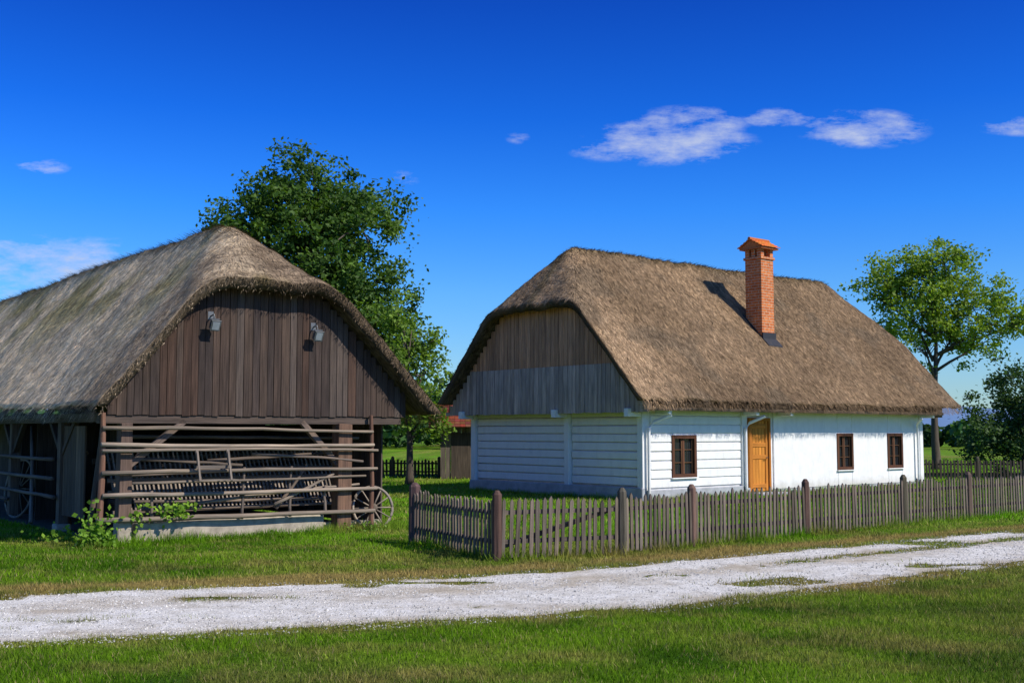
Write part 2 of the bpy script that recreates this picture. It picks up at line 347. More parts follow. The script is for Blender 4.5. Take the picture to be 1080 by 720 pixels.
for v_,f_,c_ in parts: Vs.append(v_);Fs.append(f_+o);Cs.append(c_);o+=len(v_)
fence_pts=[(-1.58,18.6),(-.21,16.1),(1.62,16.9),(2.82,18.0),(5.12,20.0),(7.53,22.04),(9.4,23.6),(11.3,25.2),(13.3,26.9),(15.4,28.7)]
tp=[]
for (a,b) in zip(fence_pts[:-1],fence_pts[1:]):
    k=int(math.dist(a,b)*650); t=rng.random(k); tp.append(np.stack([a[0]+(b[0]-a[0])*t,a[1]+(b[1]-a[1])*t],1)+rng.normal(0,.08,(k,2)))
k=6000;t=rng.uniform(-.7,5.4,k);q=rng.normal(-.1,.12,k); tp.append(np.stack([-6.22+G[0]*t+W[0]*q,18.3+G[1]*t+W[1]*q],1))
k=5000;t=rng.uniform(0,14,k);q=rng.normal(-.15,.1,k); tp.append(np.stack([3.5+UH[0]*t+VH[0]*q,30+UH[1]*t+VH[1]*q],1))
k=3000;t=rng.uniform(0,7.2,k);q=rng.normal(-.22,.1,k); tp.append(np.stack([3.5+UH[0]*q+VH[0]*t,30+UH[1]*q+VH[1]*t],1))
tp=np.concatenate(tp); m_=len(tp); hh=rng.uniform(.05,.2,m_)*(.4+vn(tp[:,0]*3,tp[:,1]*3)); th=rng.uniform(0,6.28,m_)
wv=np.stack([np.cos(th),np.sin(th),0*th],1)*.006; P=np.stack([tp[:,0],tp[:,1],0*hh],1); tip=P+np.stack([rng.normal(0,.35,m_)*hh,rng.normal(0,.35,m_)*hh,hh],1)
Vs.append(np.stack([P-wv,P+wv,tip],1).reshape(-1,3));Fs.append(np.arange(3*m_).reshape(-1,3)+o);Cs.append(np.repeat(gcol(tp[:,0],tp[:,1])*rng.uniform(.6,1.3,(m_,1)),3,0))
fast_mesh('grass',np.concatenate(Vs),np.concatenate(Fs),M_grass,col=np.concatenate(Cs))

# ------------------------------------------------------------ thatch roofs
def smin(a,b,k):
    h=np.clip(.5+.5*(b-a)/k,0,1); return b*(1-h)+a*h-k*h*(1-h)
class Roof:
    def __init__(s,A0,A1,T0,T1,tc,sl,sr,zr,h0z,h0k,h1z,h1k,seed,swap,colf,k=.3,amp=.07,sag=.1):
        s.__dict__.update(locals())
    def z(s,a,t):
        l=s.zr+(t-s.tc)*s.sl; r=s.zr-(t-s.tc)*s.sr
        z=smin(l,r,s.k); z=smin(z,s.h0z+(a-s.A0)*s.h0k,s.k*1.6); z=smin(z,s.h1z+(s.A1-a)*s.h1k,s.k*1.6)
        z=z-s.sag*np.sin(np.pi*np.clip((a-s.A0)/(s.A1-s.A0),0,1))*np.clip((z-2.2)/3,0,1)
        z=z+s.amp*(fbm(a*.8,t*.8,s.seed,3)-.5)*2+s.amp*.6*(fbm(a*4,t*4,s.seed+9,2)-.5)*2
        return z
    def pt(s,a,t,z):
        return np.stack([t,a,z],-1) if s.swap else np.stack([a,t,z],-1)
    def build(s,name,parent,step,nstraw,slen,swid,thick=.32,hood=2600):
        A=np.arange(s.A0,s.A1+step*.5,step); T=np.arange(s.T0,s.T1+step*.5,step)
        AA,TT=np.meshgrid(A,T,indexing='ij'); 
        rag=.05*(fbm(AA*1.5,TT*0+3,s.seed+3,3)-.5)*2; wgt=(np.abs(TT-s.tc)/(s.T1-s.tc))**6; TTw=TT+rag*wgt*np.sign(TT-s.tc)
        ZZ=s.z(AA,TTw); top=s.pt(AA,TTw,ZZ).reshape(-1,3)
        ins=.22; fT=1-ins/((s.T1-s.T0)/2); Tb=s.tc+(TTw-s.tc)*fT; Ab=s.A0+.05+(AA-s.A0)*((s.A1-s.A0-.1)/(s.A1-s.A0))
        bot=s.pt(Ab,Tb,s.z(Ab,Tb)-thick-.0).reshape(-1,3)
        n,m=AA.shape; i=np.arange(n*m).reshape(n,m); q=np.stack([i[:-1,:-1].ravel(),i[1:,:-1].ravel(),i[1:,1:].ravel(),i[:-1,1:].ravel()],1)
        o=n*m; F=[q,q[:,::-1]+o]
        def side(a): F.append(np.stack([a[:-1],a[1:],a[1:]+o,a[:-1]+o],1))
        side(i[0,:]);side(i[-1,:][::-1]);side(i[:,0][::-1]);side(i[:,-1])
        F=np.concatenate(F)
        if s.swap: F=F[:,::-1]
        V=np.concatenate([top,bot])
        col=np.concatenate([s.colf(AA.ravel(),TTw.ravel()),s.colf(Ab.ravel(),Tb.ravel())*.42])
        gc=np.stack([AA.ravel(),TTw.ravel()*.3,ZZ.ravel()*1.2],1); gc=np.concatenate([gc,gc+3.3])
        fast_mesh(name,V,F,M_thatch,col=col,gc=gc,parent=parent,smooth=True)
        def straws(a,t,dz,L,Wd,out,cm):
            e=.02; z0=s.z(a,t); ga=(s.z(a+e,t)-z0)/e; gt=(s.z(a,t+e)-z0)/e
            dl=np.stack([-ga,-gt],1); nl=np.linalg.norm(dl,axis=1,keepdims=True)+1e-6; dl/=nl
            an=rng.normal(0,.22,len(a)); ca,sa=np.cos(an),np.sin(an); dl=np.stack([dl[:,0]*ca-dl[:,1]*sa,dl[:,0]*sa+dl[:,1]*ca],1)
            slope=ga*dl[:,0]+gt*dl[:,1]; ll=L/np.sqrt(1+slope**2)
            p0=s.pt(a,t,z0+dz); a1=a+dl[:,0]*ll;t1=t+dl[:,1]*ll
            p1=s.pt(a1,t1,z0+slope*ll+dz+out); per=np.stack([-dl[:,1],dl[:,0]],1)*Wd[:,None]
            pa=s.pt(a+per[:,0],t+per[:,1],z0+dz+ga*per[:,0]+gt*per[:,1])
            V=np.stack([p0,pa,p1],1).reshape(-1,3); n_=len(a)
            c=s.colf(a,t)*cm[:,None]
            g=np.stack([rng.uniform(0,99,n_),rng.uniform(0,9,n_),rng.uniform(0,99,n_)],1)
            return V,np.repeat(c,3,0),np.repeat(g,3,0)
        a=rng.uniform(s.A0,s.A1,nstraw);t=rng.uniform(s.T0,s.T1,nstraw)
        o1=straws(a,t,.005,rng.uniform(.4,1.,nstraw)*slen,rng.uniform(.5,1.,nstraw)*swid,rng.uniform(.005,.04,nstraw),rng.uniform(.5,1.6,nstraw))
        ne=int((s.A1-s.A0)*260); a=rng.uniform(s.A0,s.A1,ne*2); t=np.where(rng.random(ne*2)<.5,s.T0+rng.uniform(0,.05,ne*2),s.T1-rng.uniform(0,.05,ne*2))
        o2=straws(a,t,-rng.uniform(0,thick*.9,ne*2),rng.uniform(.03,.13,ne*2),np.full(ne*2,swid*.5),-rng.uniform(-.02,.06,ne*2),rng.uniform(.5,1.2,ne*2))
        nh=hood; t=rng.uniform(s.T0,s.T1,nh); a=np.where(rng.random(nh)<.6,s.A0,s.A1); z0=s.z(a,t)-rng.uniform(0,1,nh)**1.5*thick; sg=np.where(a==s.A0,-1.,1.)
        ln=rng.uniform(.02,.07,nh); pA=s.pt(a,t,z0); pB=s.pt(a,t+rng.uniform(.006,.014,nh),z0-.01); pC=s.pt(a+sg*ln,t+rng.normal(0,.03,nh),z0-rng.uniform(0,.07,nh))
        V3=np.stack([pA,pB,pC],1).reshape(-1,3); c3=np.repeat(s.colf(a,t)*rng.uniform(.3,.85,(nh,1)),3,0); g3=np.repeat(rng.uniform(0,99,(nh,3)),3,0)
        nr=int((s.A1-s.A0)*160); a=rng.uniform(s.A0+1.2,s.A1-1.2,nr); t=s.tc+rng.normal(0,.12,nr); z0=s.z(a,t)-.01
        sg=np.where(rng.random(nr)<.5,-1.,1.); pA=s.pt(a,t,z0); pB=s.pt(a+.025,t,z0); pC=s.pt(a+rng.normal(0,.06,nr),t+sg*rng.uniform(.05,.25,nr),z0+rng.uniform(.0,.09,nr))
        V4=np.stack([pA,pB,pC],1).reshape(-1,3); c4=np.repeat(s.colf(a,t)*rng.uniform(.4,1.1,(nr,1)),3,0); g4=np.repeat(rng.uniform(0,99,(nr,3)),3,0)
        V=np.concatenate([o1[0],o2[0],V3,V4]);C=np.concatenate([o1[1],o2[1],c3,c4]);Gc=np.concatenate([o1[2],o2[2],g3,g4])
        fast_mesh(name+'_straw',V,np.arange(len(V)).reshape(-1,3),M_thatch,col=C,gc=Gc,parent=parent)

# ------------------------------------------------------------ farmhouse
house=empty('thatched_farmhouse',(3.5,30,0),math.atan2(UH[1],UH[0]))
HL,HW,HH=13.7,7.2,2.38
def hcol(a,t):
    n=fbm(a*.5,t*.9,41,4)[:,None]; c=np.array([.262,.182,.112])*(.62+.76*n)
    left=np.clip((1.2-a)/1.2,0,1)[:,None]*.5; c=c*(1+left)
    mz=np.clip((fbm(a*.9,t*1.3,44,3)-.56)*4,0,.45)[:,None]; c=c*(1-mz)+np.array([.14,.115,.085])*mz
    rd=np.exp(-((t-3.6)/.2)**2)[:,None]*.5; return c*(1-rd)+np.array([.13,.11,.05])*rd
hr=Roof(-.9,15.0,-.78,7.98,3.6,1.08,1.08,7.36,5.42,1.22,5.35,1.27,4,False,hcol,k=.28,amp=.06,sag=.08)
hr.build('thatch_roof',house,.09,60000,.24,.028,.26)

def cutrects(x0,x1,z0,z1,ops):
    rs=[(x0,x1,z0,z1)]
    for(a,b,c,d)in ops:
        out=[]
        for(p,q,r,s_)in rs:
            if b<=p or a>=q or d<=r or c>=s_: out.append((p,q,r,s_));continue
            if a>p: out.append((p,a,r,s_))
            if b<q: out.append((b,q,r,s_))
            u,v_=max(p,a),min(q,b)
            if c>r: out.append((u,v_,r,c))
            if d<s_: out.append((u,v_,d,s_))
        rs=out
    return rs
win=[(1.08,1.98,.62,1.66),(8.76,9.54,.66,1.70),(11.63,12.45,.66,1.70)]; door=(4.35,5.35,.06,2.2); ops=win+[door]
wl=MB()
for (a,b,c,d) in cutrects(.03,HL,.0,HH,ops): wl.box((a,.045,c),(b,.30,d))
for (a,b,c,d) in cutrects(5.5,HL,.12,HH+.01,ops): wl.box((a,.0,c),(b,.044,d))
z=.30;
for k in range(9):
    h=.235; j=random.uniform(-.01,.01)
    for (a,b,c,d) in cutrects(.2,4.0,z+.012,min(z+h,HH),ops): wl.box((a,.002+j*.5,c),(b,.044,d),jit=.004)
    z+=h+.006
wl.box((.045,.3,0),(.33,HW-.03,HH))
z=.36
for k in range(9):
    h=.225; t0,t1=min(z+.02,HH-.03),min(z+h,HH)
    wl.box((-.03+random.uniform(-.015,.015),.2,t0),(.044,2.78,t1),jit=.008)
    wl.box((-.03+random.uniform(-.015,.015),3.02,t0),(.044,7.0,t1),jit=.008); z+=h+.004
wl.box((.045,HW-.3,0),(HL,HW,HH)); wl.box((HL-.3,.31,0),(HL-.002,HW-.31,HH+.003))
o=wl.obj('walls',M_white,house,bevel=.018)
ps=MB()
for t in(-.02,2.8,7.02): ps.box((-.13,t,.05),(.16,t+.2,HH+.012))
for s_ in(3.98,13.52): ps.box((s_,-.06,.05),(s_+.2,.1,HH+.01))
for t in(.0,2.82,7.04): ps.box((-.64,t,HH-.19),(-.132,t+.16,HH+.03))
for s_ in(.3,4.0,5.6,13.5): ps.box((s_,-.55,HH-.12),(s_+.14,-.062,HH+.03))
for s_,tx in((.02,.45),(4.06,.4),(13.3,-.4)):
    ps.tube([(s_,-.11,.05),(s_,-.11,1.9),(s_+tx*.3,-.16,2.05),(s_+tx,-.5,2.24)],[.045]*4,10)
ps.obj('posts_and_downpipes',M_white,house,bevel=.01)
fd=MB(); fd.box((-.16,-.03,-.1),(.02,HW+.05,.33)); fd.box((.021,-.06,-.1),(4.2,.03,.27)); fd.box((4.2,-.05,-.1),(4.33,.03,.2)); fd.box((5.37,-.04,-.1),(HL+.03,.03,.115)); fd.box((4.2,-.55,-.1),(5.5,-.062,.07))
fd.obj('foundation',M_found,house,bevel=.015)
gb=MB(); t=-.62
while t<7.85:
    wd=random.uniform(.14,.2)
    for (zz0,zz1,cc) in((HH+.0,3.62,(.47,.385,.33)),(3.60,99,(.55,.29,.16))):
        zt=min(float(hr.z(np.array(-.5),np.array(t)))-.2,float(hr.z(np.array(-.5),np.array(t+wd)))-.2,zz1)
        zb=zz0 if zz0>3 else HH-.08+random.uniform(-.012,.012)
        if zt>zb+.03:
            off=0 if zz0<3 else .012
            gb.box((-.52+off,t+.006,zb),(-.495+off,t+wd-.006,zt),cc,cv=.2,jit=.003)
    t+=wd
gb.obj('gable_boards',M_wood,house,bevel=.004)
gb=MB(); gb.box((-.49,-.6,HH+.0),(-.40,7.8,HH+.14),(.2,.17,.15)); 
gb.box((13.9,-.5,HH),(14.2,7.7,HH+.15),(.2,.17,.15))
for tt in np.arange(-.5,7.7,.18):
    zt=float(hr.z(np.array(14.2),np.array(tt+.09)))-.36
    if zt>HH: gb.box((14.21,tt,HH-.1),(14.235,tt+.172,zt),(.22,.19,.17),cv=.2)
for q in(-.62,7.72): gb.box((-.35,q,HH-.03),(14.1,q+.1,HH+.06),(.16,.12,.09))
gb.box((-.38,-.5,HH+.032),(13.88,7.6,HH+.06),(.13,.1,.08))
for s_ in np.arange(.6,13.5,1.0): gb.box((s_,-.50,HH+.07),(s_+.12,-.0,HH+.2),(.14,.1,.08))
gb.obj('timber_frame',M_wood,house)
wf=MB();gl=MB();sl=MB()
for (a,b,c,d) in win:
    br=(.12,.052,.03)
    wf.box((a-.05,-.03,c-.05),(a+.045,.06,d+.05),br);wf.box((b-.045,-.03,c-.05),(b+.05,.06,d+.05),br)
    wf.box((a+.045,-.028,d-.045),(b-.045,.06,d+.048),br);wf.box((a+.045,-.028,c-.048),(b-.045,.06,c+.045),br)
    mid=(a+b)/2; wf.box((mid-.03,.03,c+.045),(mid+.03,.075,d-.045),br)
    for x0,x1 in((a+.045,mid-.03),(mid+.03,b-.045)):
        for k in(1,2): zz=c+(d-c)*k/3; wf.box((x0,.045,zz-.012),(x1,.07,zz+.012),(.16,.08,.04))
        wf.box((x0,.04,c+.045),(x0+.035,.072,d-.045),(.16,.08,.04));wf.box((x1-.035,.04,c+.045),(x1,.072,d-.045),(.16,.08,.04))
        for k in range(1,4): xx=x0+(x1-x0)*k/4; wf.tube([(xx,.015,c+.04),(xx,.015,d-.04)],[.006]*2,6,(.06,.04,.03))
    gl.box((a,.085,c),(b,.10,d)); sl.box((a-.08,-.07,c-.085),(b+.08,.03,c-.052))
wf.obj('window_frames',M_wood,house,bevel=.004); gl.obj('window_panes',M_glass,house); sl.obj('window_sills',M_white,house,bevel=.006)
dm=MB(); a,b,c,d=door; oc=(.62,.25,.04)
dm.box((a,-.02,c),(a+.09,.12,d),(.48,.18,.03));dm.box((b-.09,-.02,c),(b,.12,d),(.48,.18,.03));dm.box((a+.09,-.018,d-.09),(b-.09,.12,d-.003),(.48,.18,.03))
k=6;w_=(b-a-.18)/k
for i in range(k): dm.box((a+.09+i*w_+.003,.05,c+.02),(a+.09+(i+1)*w_-.003,.08,d-.09),oc,cv=.08)
for zz in(c+.12,c+.95,c+1.3,d-.3): dm.box((a+.092,.03,zz),(b-.092,.049,zz+.12),(.55,.21,.035))
for xx in(a+.092,b-.2): dm.box((xx,.026,c+.03),(xx+.1,.0485,d-.092),(.55,.21,.035))
dm.obj('door',M_door,house,bevel=.006)
hd=MB(); hd.tube([(b-.16,.03,1.05),(b-.16,-.04,1.05),(b-.28,-.04,1.05)],[.012]*3,8); hd.obj('door_handle',M_lead,house)
cs,ct_=6.93,1.5; ch=MB(); hwid=.31
ch.box((cs-hwid,ct_-hwid,4.0),(cs+hwid,ct_+hwid,7.18))
ch.box((cs-hwid-.04,ct_-hwid-.04,7.181),(cs+hwid+.04,ct_+hwid+.04,7.26))
for dx in(-1,1):
    for dy in(-1,1): x=cs+dx*(hwid-.08);y=ct_+dy*(hwid-.08); ch.box((x-.08,y-.08,7.261),(x+.08,y+.08,7.5))
ch.box((cs-hwid,ct_-.07,7.262),(cs-hwid+.14,ct_+.07,7.5)); ch.box((cs+hwid-.14,ct_-.07,7.262),(cs+hwid,ct_+.07,7.5))
ch.obj('chimney_stack',M_brick,house,bevel=.006)
cp=MB(); e=hwid+.17; cp.box((cs-e+.05,ct_-e+.05,7.501),(cs+e-.05,ct_+e-.05,7.55),(.4,.14,.06))
for sg in(-1,1):
    for r in range(4):
        for c_ in range(6):
            f0=r/4;f1=(r+1)/4+.06
            y0=ct_+sg*e*(1-f0);y1=ct_+sg*e*(1-f1); z0=7.555+f0*.27+.03; z1=7.555+f1*.27
            xa=cs-e+2*e*c_/6;xb=xa+2*e/6-.008; col=tuple(q*random.uniform(.75,1.2) for q in(.65,.2,.05))
            vs=[(xa,y0,z0),(xb,y0,z0),(xb,y1,z1),(xa,y1,z1)]; vs+=[(x,y,zz-.022) for x,y,zz in vs]
            cp._add(vs,[(0,1,2,3),(7,6,5,4),(0,4,5,1),(1,5,6,2),(2,6,7,3),(3,7,4,0)],col,[(0,0,0)]*8)
for sg in(-1,1):
    x=cs+sg*(e-.06); cp._add([(x,ct_-e+.06,7.551),(x,ct_+e-.06,7.551),(x,ct_,7.8),(x-.03*sg,ct_-e+.06,7.551),(x-.03*sg,ct_+e-.06,7.551),(x-.03*sg,ct_,7.8)],[(0,1,2),(5,4,3),(0,3,4,1),(1,4,5,2),(2,5,3,0)],(.5,.17,.06),[(0,0,0)]*6)
cp.tube([(cs-e-.02,ct_,7.835),(cs+e+.02,ct_,7.835)],[.055]*2,8,(.5,.16,.05))
cp.obj('chimney_cap',M_tile,house)
fl=MB(); zb=float(hr.z(np.array(cs),np.array(ct_-hwid)))
fl.box((cs-hwid-.02,ct_-hwid-.05,zb-.35),(cs+hwid+.02,ct_-hwid-.002,zb+.18)); 
def sl_strip(x0,x1,t0,t1,off):
    z0=float(hr.z(np.array(cs),np.array(t0)))+off;z1=float(hr.z(np.array(cs),np.array(t1)))+off
    vs=[(x0,t0,z0),(x1,t0,z0),(x1,t1,z1),(x0,t1,z1)];vs+=[(a,b,c-.1) for a,b,c in vs]
    fl._add(vs,[(0,1,2,3),(7,6,5,4),(0,4,5,1),(1,5,6,2),(2,6,7,3),(3,7,4,0)],(1,1,1),[(0,0,0)]*8)
sl_strip(cs-hwid-.02,cs+hwid+.04,ct_-hwid-.28,ct_-hwid,.035); sl_strip(cs+hwid+.001,cs+hwid+.07,ct_-hwid,ct_+hwid+.1,.04); sl_strip(cs-hwid-.05,cs-hwid-.001,ct_-hwid,ct_+hwid+.1,.04)
fl.obj('chimney_flashing',M_lead,house)

# ------------------------------------------------------------ barn
barn=empty('thatched_barn',(-6.22,18.3,0),math.atan2(G[1],G[0]))
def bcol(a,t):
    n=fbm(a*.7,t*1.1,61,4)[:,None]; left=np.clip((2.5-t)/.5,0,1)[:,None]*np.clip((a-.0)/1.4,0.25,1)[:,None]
    c=(np.array([.74,.61,.43])*left+np.array([.30,.225,.155])*(1-left))*(.66+.68*n)  # left slope coloured lighter to make up for its grazing sunlight
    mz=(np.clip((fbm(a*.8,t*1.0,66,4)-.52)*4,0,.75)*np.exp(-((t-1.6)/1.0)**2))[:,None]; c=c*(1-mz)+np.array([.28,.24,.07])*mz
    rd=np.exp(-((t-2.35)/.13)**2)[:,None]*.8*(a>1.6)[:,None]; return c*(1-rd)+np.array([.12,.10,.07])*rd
bz0=4.40
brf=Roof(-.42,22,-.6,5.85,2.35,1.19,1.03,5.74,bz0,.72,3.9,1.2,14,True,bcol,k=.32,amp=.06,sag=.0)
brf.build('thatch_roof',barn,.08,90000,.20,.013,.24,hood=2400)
dk=(.105,.08,.065); gr=(.26,.235,.205); rd=(.20,.11,.075)
gb=MB(); t=-.30
while t<5.25:
    wd=random.uniform(.11,.17)
    zt=min(float(brf.z(np.array(-.05),np.array(t))),float(brf.z(np.array(-.05),np.array(t+wd))))-.2
    if zt>2.1:
        c=random.choice([(.072,.05,.04),(.085,.06,.047),(.062,.046,.04),(.10,.078,.066),(.078,.048,.036)])
        gb.box((t+.004,-.06,2.07+random.uniform(-.015,.01)),(t+wd-.004,-.035,zt),c,cv=.12,jit=.003)
    t+=wd
gb.obj('gable_boards',M_wood,barn,bevel=.003)
fr=MB()
fr.box((-.4,-.03,1.93),(5.2,.14,2.10),dk)
fr.box((-.07,-.07,.35),(.12,.12,1.94),(.16,.11,.085),jit=.01)
fr.box((3.84,-.10,.02),(4.12,.14,1.94),(.20,.12,.08),jit=.01)
fr.pole((-.40,-.12,.25),(-.38,-.12,2.1),.05,rd); fr.pole((4.52,-.12,.05),(4.50,-.12,2.1),.045,rd)
fr.beam((.08,.02,1.25),(1.0,.02,1.98),.1,.1,(.2,.15,.12)); fr.beam((3.9,.02,1.2),(3.15,.02,1.98),.1,.1,(.2,.15,.12))
for b in(3.2,6.5,9.8,13,16.5,20):
    fr.box((-.08,b-.09,.12),(.1,b+.09,2.05),(.17,.13,.10),jit=.01); fr.box((4.9,b-.09,.0),(5.08,b+.09,2.1),dk)
    fr.beam((0,b,1.35),(0,b+.75,2.0),.09,.09,dk); fr.beam((0,b,1.35),(0,b-.75,2.0),.09,.09,dk)
    fr.box((0,b-.08,2.02),(5,b+.08,2.17),dk)
fr.box((-.1,.15,1.96),(.08,21.5,2.12),dk); fr.box((4.9,.15,1.96),(5.08,21.5,2.12),dk)
for b in np.arange(3.4,19,1.1):
    fr.beam((-.30,b,2.05),(2.35,b,5.0),.09,.09,dk); fr.beam((5.45,b,1.95),(2.35,b,5.0),.09,.09,dk)
fr.obj('timber_frame',M_wood,barn,bevel=.006)
wa=MB()
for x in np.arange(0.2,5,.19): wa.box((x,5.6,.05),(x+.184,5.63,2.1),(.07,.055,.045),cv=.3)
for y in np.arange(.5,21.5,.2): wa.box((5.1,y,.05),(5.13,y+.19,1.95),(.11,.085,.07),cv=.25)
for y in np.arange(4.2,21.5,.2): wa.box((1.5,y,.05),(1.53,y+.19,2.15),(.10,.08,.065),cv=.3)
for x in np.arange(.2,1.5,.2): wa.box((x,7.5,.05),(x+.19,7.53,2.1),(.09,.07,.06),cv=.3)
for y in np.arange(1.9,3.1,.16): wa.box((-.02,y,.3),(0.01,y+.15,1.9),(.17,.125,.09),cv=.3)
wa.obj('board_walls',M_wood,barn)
ft=MB(); ft.box((-.09,-.09,-.05),(.14,.14,.36),jit=.01); ft.box((-.12,3.06,-.05),(.14,3.34,.14)); ft.box((.2,-.04,-.05),(3.6,.12,.33),jit=.012); ft.box((.2,.13,-.05),(4.9,.3,.18),jit=.01)
ft.obj('footings',M_conc,barn,bevel=.015)
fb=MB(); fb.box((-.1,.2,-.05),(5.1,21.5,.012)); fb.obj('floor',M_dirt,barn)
for nm,x,z in(('floodlight',1.39,3.62),('floodlight_b',3.32,3.54)):
    l=MB(); l.tube([(x,-.06,z+.12),(x,-.20,z+.14),(x,-.24,z+.05)],[.014]*3,6)
    l.box((x-.05,-.07,z+.06),(x+.05,-.062,z+.2)); l.tube([(x-.08,-.25,z-.03),(x-.085,-.25,z+.06),(x+.085,-.25,z+.06),(x+.08,-.25,z-.03)],[.008]*4,6)
    R=Matrix.Rotation(math.radians(28),3,'X'); og=Vector((x,-.25,z-.03))
    l.box((x-.07,-.28,z-.12),(x+.07,-.19,z+.04),rot=R,org=og); l.box((x-.085,-.295,z-.135),(x+.085,-.281,z+.055),rot=R,org=og)
    lo=l.obj(nm,M_metal,barn,bevel=.006)
    l=MB(); l.box((x-.06,-.301,z-.11),(x+.06,-.2965,z+.03),rot=R,org=og); l.obj(nm+'_glass',M_lamp,barn)
rl=MB()
pg=(.30,.245,.19)
for (z0,z1,r) in((1.86,1.80,.032),(1.60,1.56,.034),(1.50,1.46,.026),(1.15,1.13,.033),(.80,.77,.036),(.42,.37,.042)):
    rl.pole((-.36-random.uniform(0,.12),-.17,z0),(4.50+random.uniform(0,.15),-.17,z1),r,pg,cv=.3,bend=.014,seg=9)
rl.pole((.1,-.15,.98),(4.4,-.12,1.0),.022,(.22,.18,.14),seg=8); rl.pole((1.2,-.05,.62),(4.3,-.06,.85),.025,pg,seg=8)
rl.pole((2.6,-.1,.55),(3.75,-.1,1.05),.028,pg); rl.pole((2.2,-.02,1.42),(4.35,-.1,1.26),.026,(.2,.16,.13))
for (x0,x1,z0,z1,y) in((.2,2.2,1.35,1.22,.35),(1.6,4.2,1.30,1.42,.45),(.3,3.9,.66,.60,.3),(.5,4.4,.52,.48,.5),(.3,4.6,1.72,1.68,.5),(2.8,3.4,.45,1.2,.25),(.3,2.9,1.08,1.12,.5)):
    rl.pole((x0,y,z0),(x1,y,z1),.03,(.19,.15,.12),seg=7)
for q in(.45,2.0,2.9,3.6): rl.pole((q,-.1,.33),(q+random.uniform(-.05,.05),-.1,random.choice([.85,1.2])),.026,(.2,.16,.13))
rl.obj('rack_rails',M_wood,barn,smooth=True)
hl=MB()
for (y0,y1,z0,z1,a0,a1,st) in((.75,1.05,.45,1.0,.2,4.5,.075),(1.3,1.75,.75,1.5,.3,4.7,.09)):
    x=a0
    while x<a1:
        hl.beam((x,y0,z0),(x+random.uniform(-.01,.01),y1,z1),.028,.02,(.30,.25,.2),.25); x+=st
    for f in(0.04,.5,.97): hl.beam((a0-.1,y0+(y1-y0)*f-.03,z0+(z1-z0)*f),(a1+.1,y0+(y1-y0)*f-.03,z0+(z1-z0)*f),.05,.05,(.24,.19,.15))
for k in range(9): hl.pole((.4+random.uniform(0,.6),random.uniform(1.9,3.2),.3+.12*k),(4.6,random.uniform(1.9,3.2),.35+.13*k),.05,(.18,.14,.11))
for k in range(8): hl.pole((.45+random.uniform(-.2,.2),4+random.uniform(-1,1),.15+.18*k),(1.3,7.2,.2+.17*k),.05,(.2,.16,.12))
hl.obj('hay_ladders',M_wood,barn)
lb=MB()
for (b0,b1,z) in((3.2,9.6,.62),(3.3,9.7,.95),(3.3,9.5,1.3),(6.4,16,.45)): lb.pole((-.14,b0,z),(-.14,b1,z+.03),.035,(.19,.155,.13),seg=7)
lb.pole((-.2,4.4,.1),(.3,6.4,1.9),.04,gr); lb.pole((.2,3.4,.1),(.4,4.5,1.95),.05,rd); lb.pole((-.1,1.3,.1),(.1,1.35,2),.045,(.17,.13,.1))
lb.obj('side_bay_poles',M_wood,barn,smooth=True)
def wheel(name,loc,rz,tilt,R=.46):
    e=empty(name,loc,0); e.rotation_euler=(tilt,0,rz)
    w=MB(); n=32; pts=[(R*math.cos(2*math.pi*i/n),0,R*math.sin(2*math.pi*i/n)) for i in range(n+1)]; w.tube(pts,[.027]*(n+1),6,(.36,.31,.25))
    for i in range(12):
        t=2*math.pi*i/12; w.tube([(.05*math.cos(t),0,.05*math.sin(t)),(R*math.cos(t),0,R*math.sin(t))],[.016,.012],6,(.32,.27,.21),.15)
    w.tube([(0,-.12,0),(0,-.06,0),(0,.06,0),(0,.12,0)],[.05,.075,.075,.05],10,(.2,.16,.12)); w.obj('rim_spokes_hub',M_wood,e,smooth=True); return e
bx=lambda a,b,z:(-6.22+G[0]*a+W[0]*b,18.3+G[1]*a+W[1]*b,z)
wheel('wagon_wheel',bx(4.66,.06,.40),math.atan2(G[1],G[0])-.15,math.radians(-12),.39)
wheel('wagon_wheel',bx(.25,7.0,.62),math.atan2(W[1],W[0])+.2,math.radians(8),.6)
se=MB(); c=(.26,.22,.18)
for x in(1.12,1.66):
    se.beam((x,-.22,1.50),(x+.05,-.30,1.02),.035,.03,c); se.beam((x+.02,-.22,1.50),(x-.03,-.5,1.0),.03,.03,c); se.beam((x-.03,-.5,1.0),(x+.05,-.26,1.02),.03,.03,c)
for y in(-.5,-.43,-.36,-.29): se.beam((1.06,y,1.01),(1.74,y,1.01),.055,.018,c)
se.beam((1.1,-.27,1.22),(1.72,-.27,1.22),.03,.05,c)
se.obj('wooden_seat',M_wood,barn)

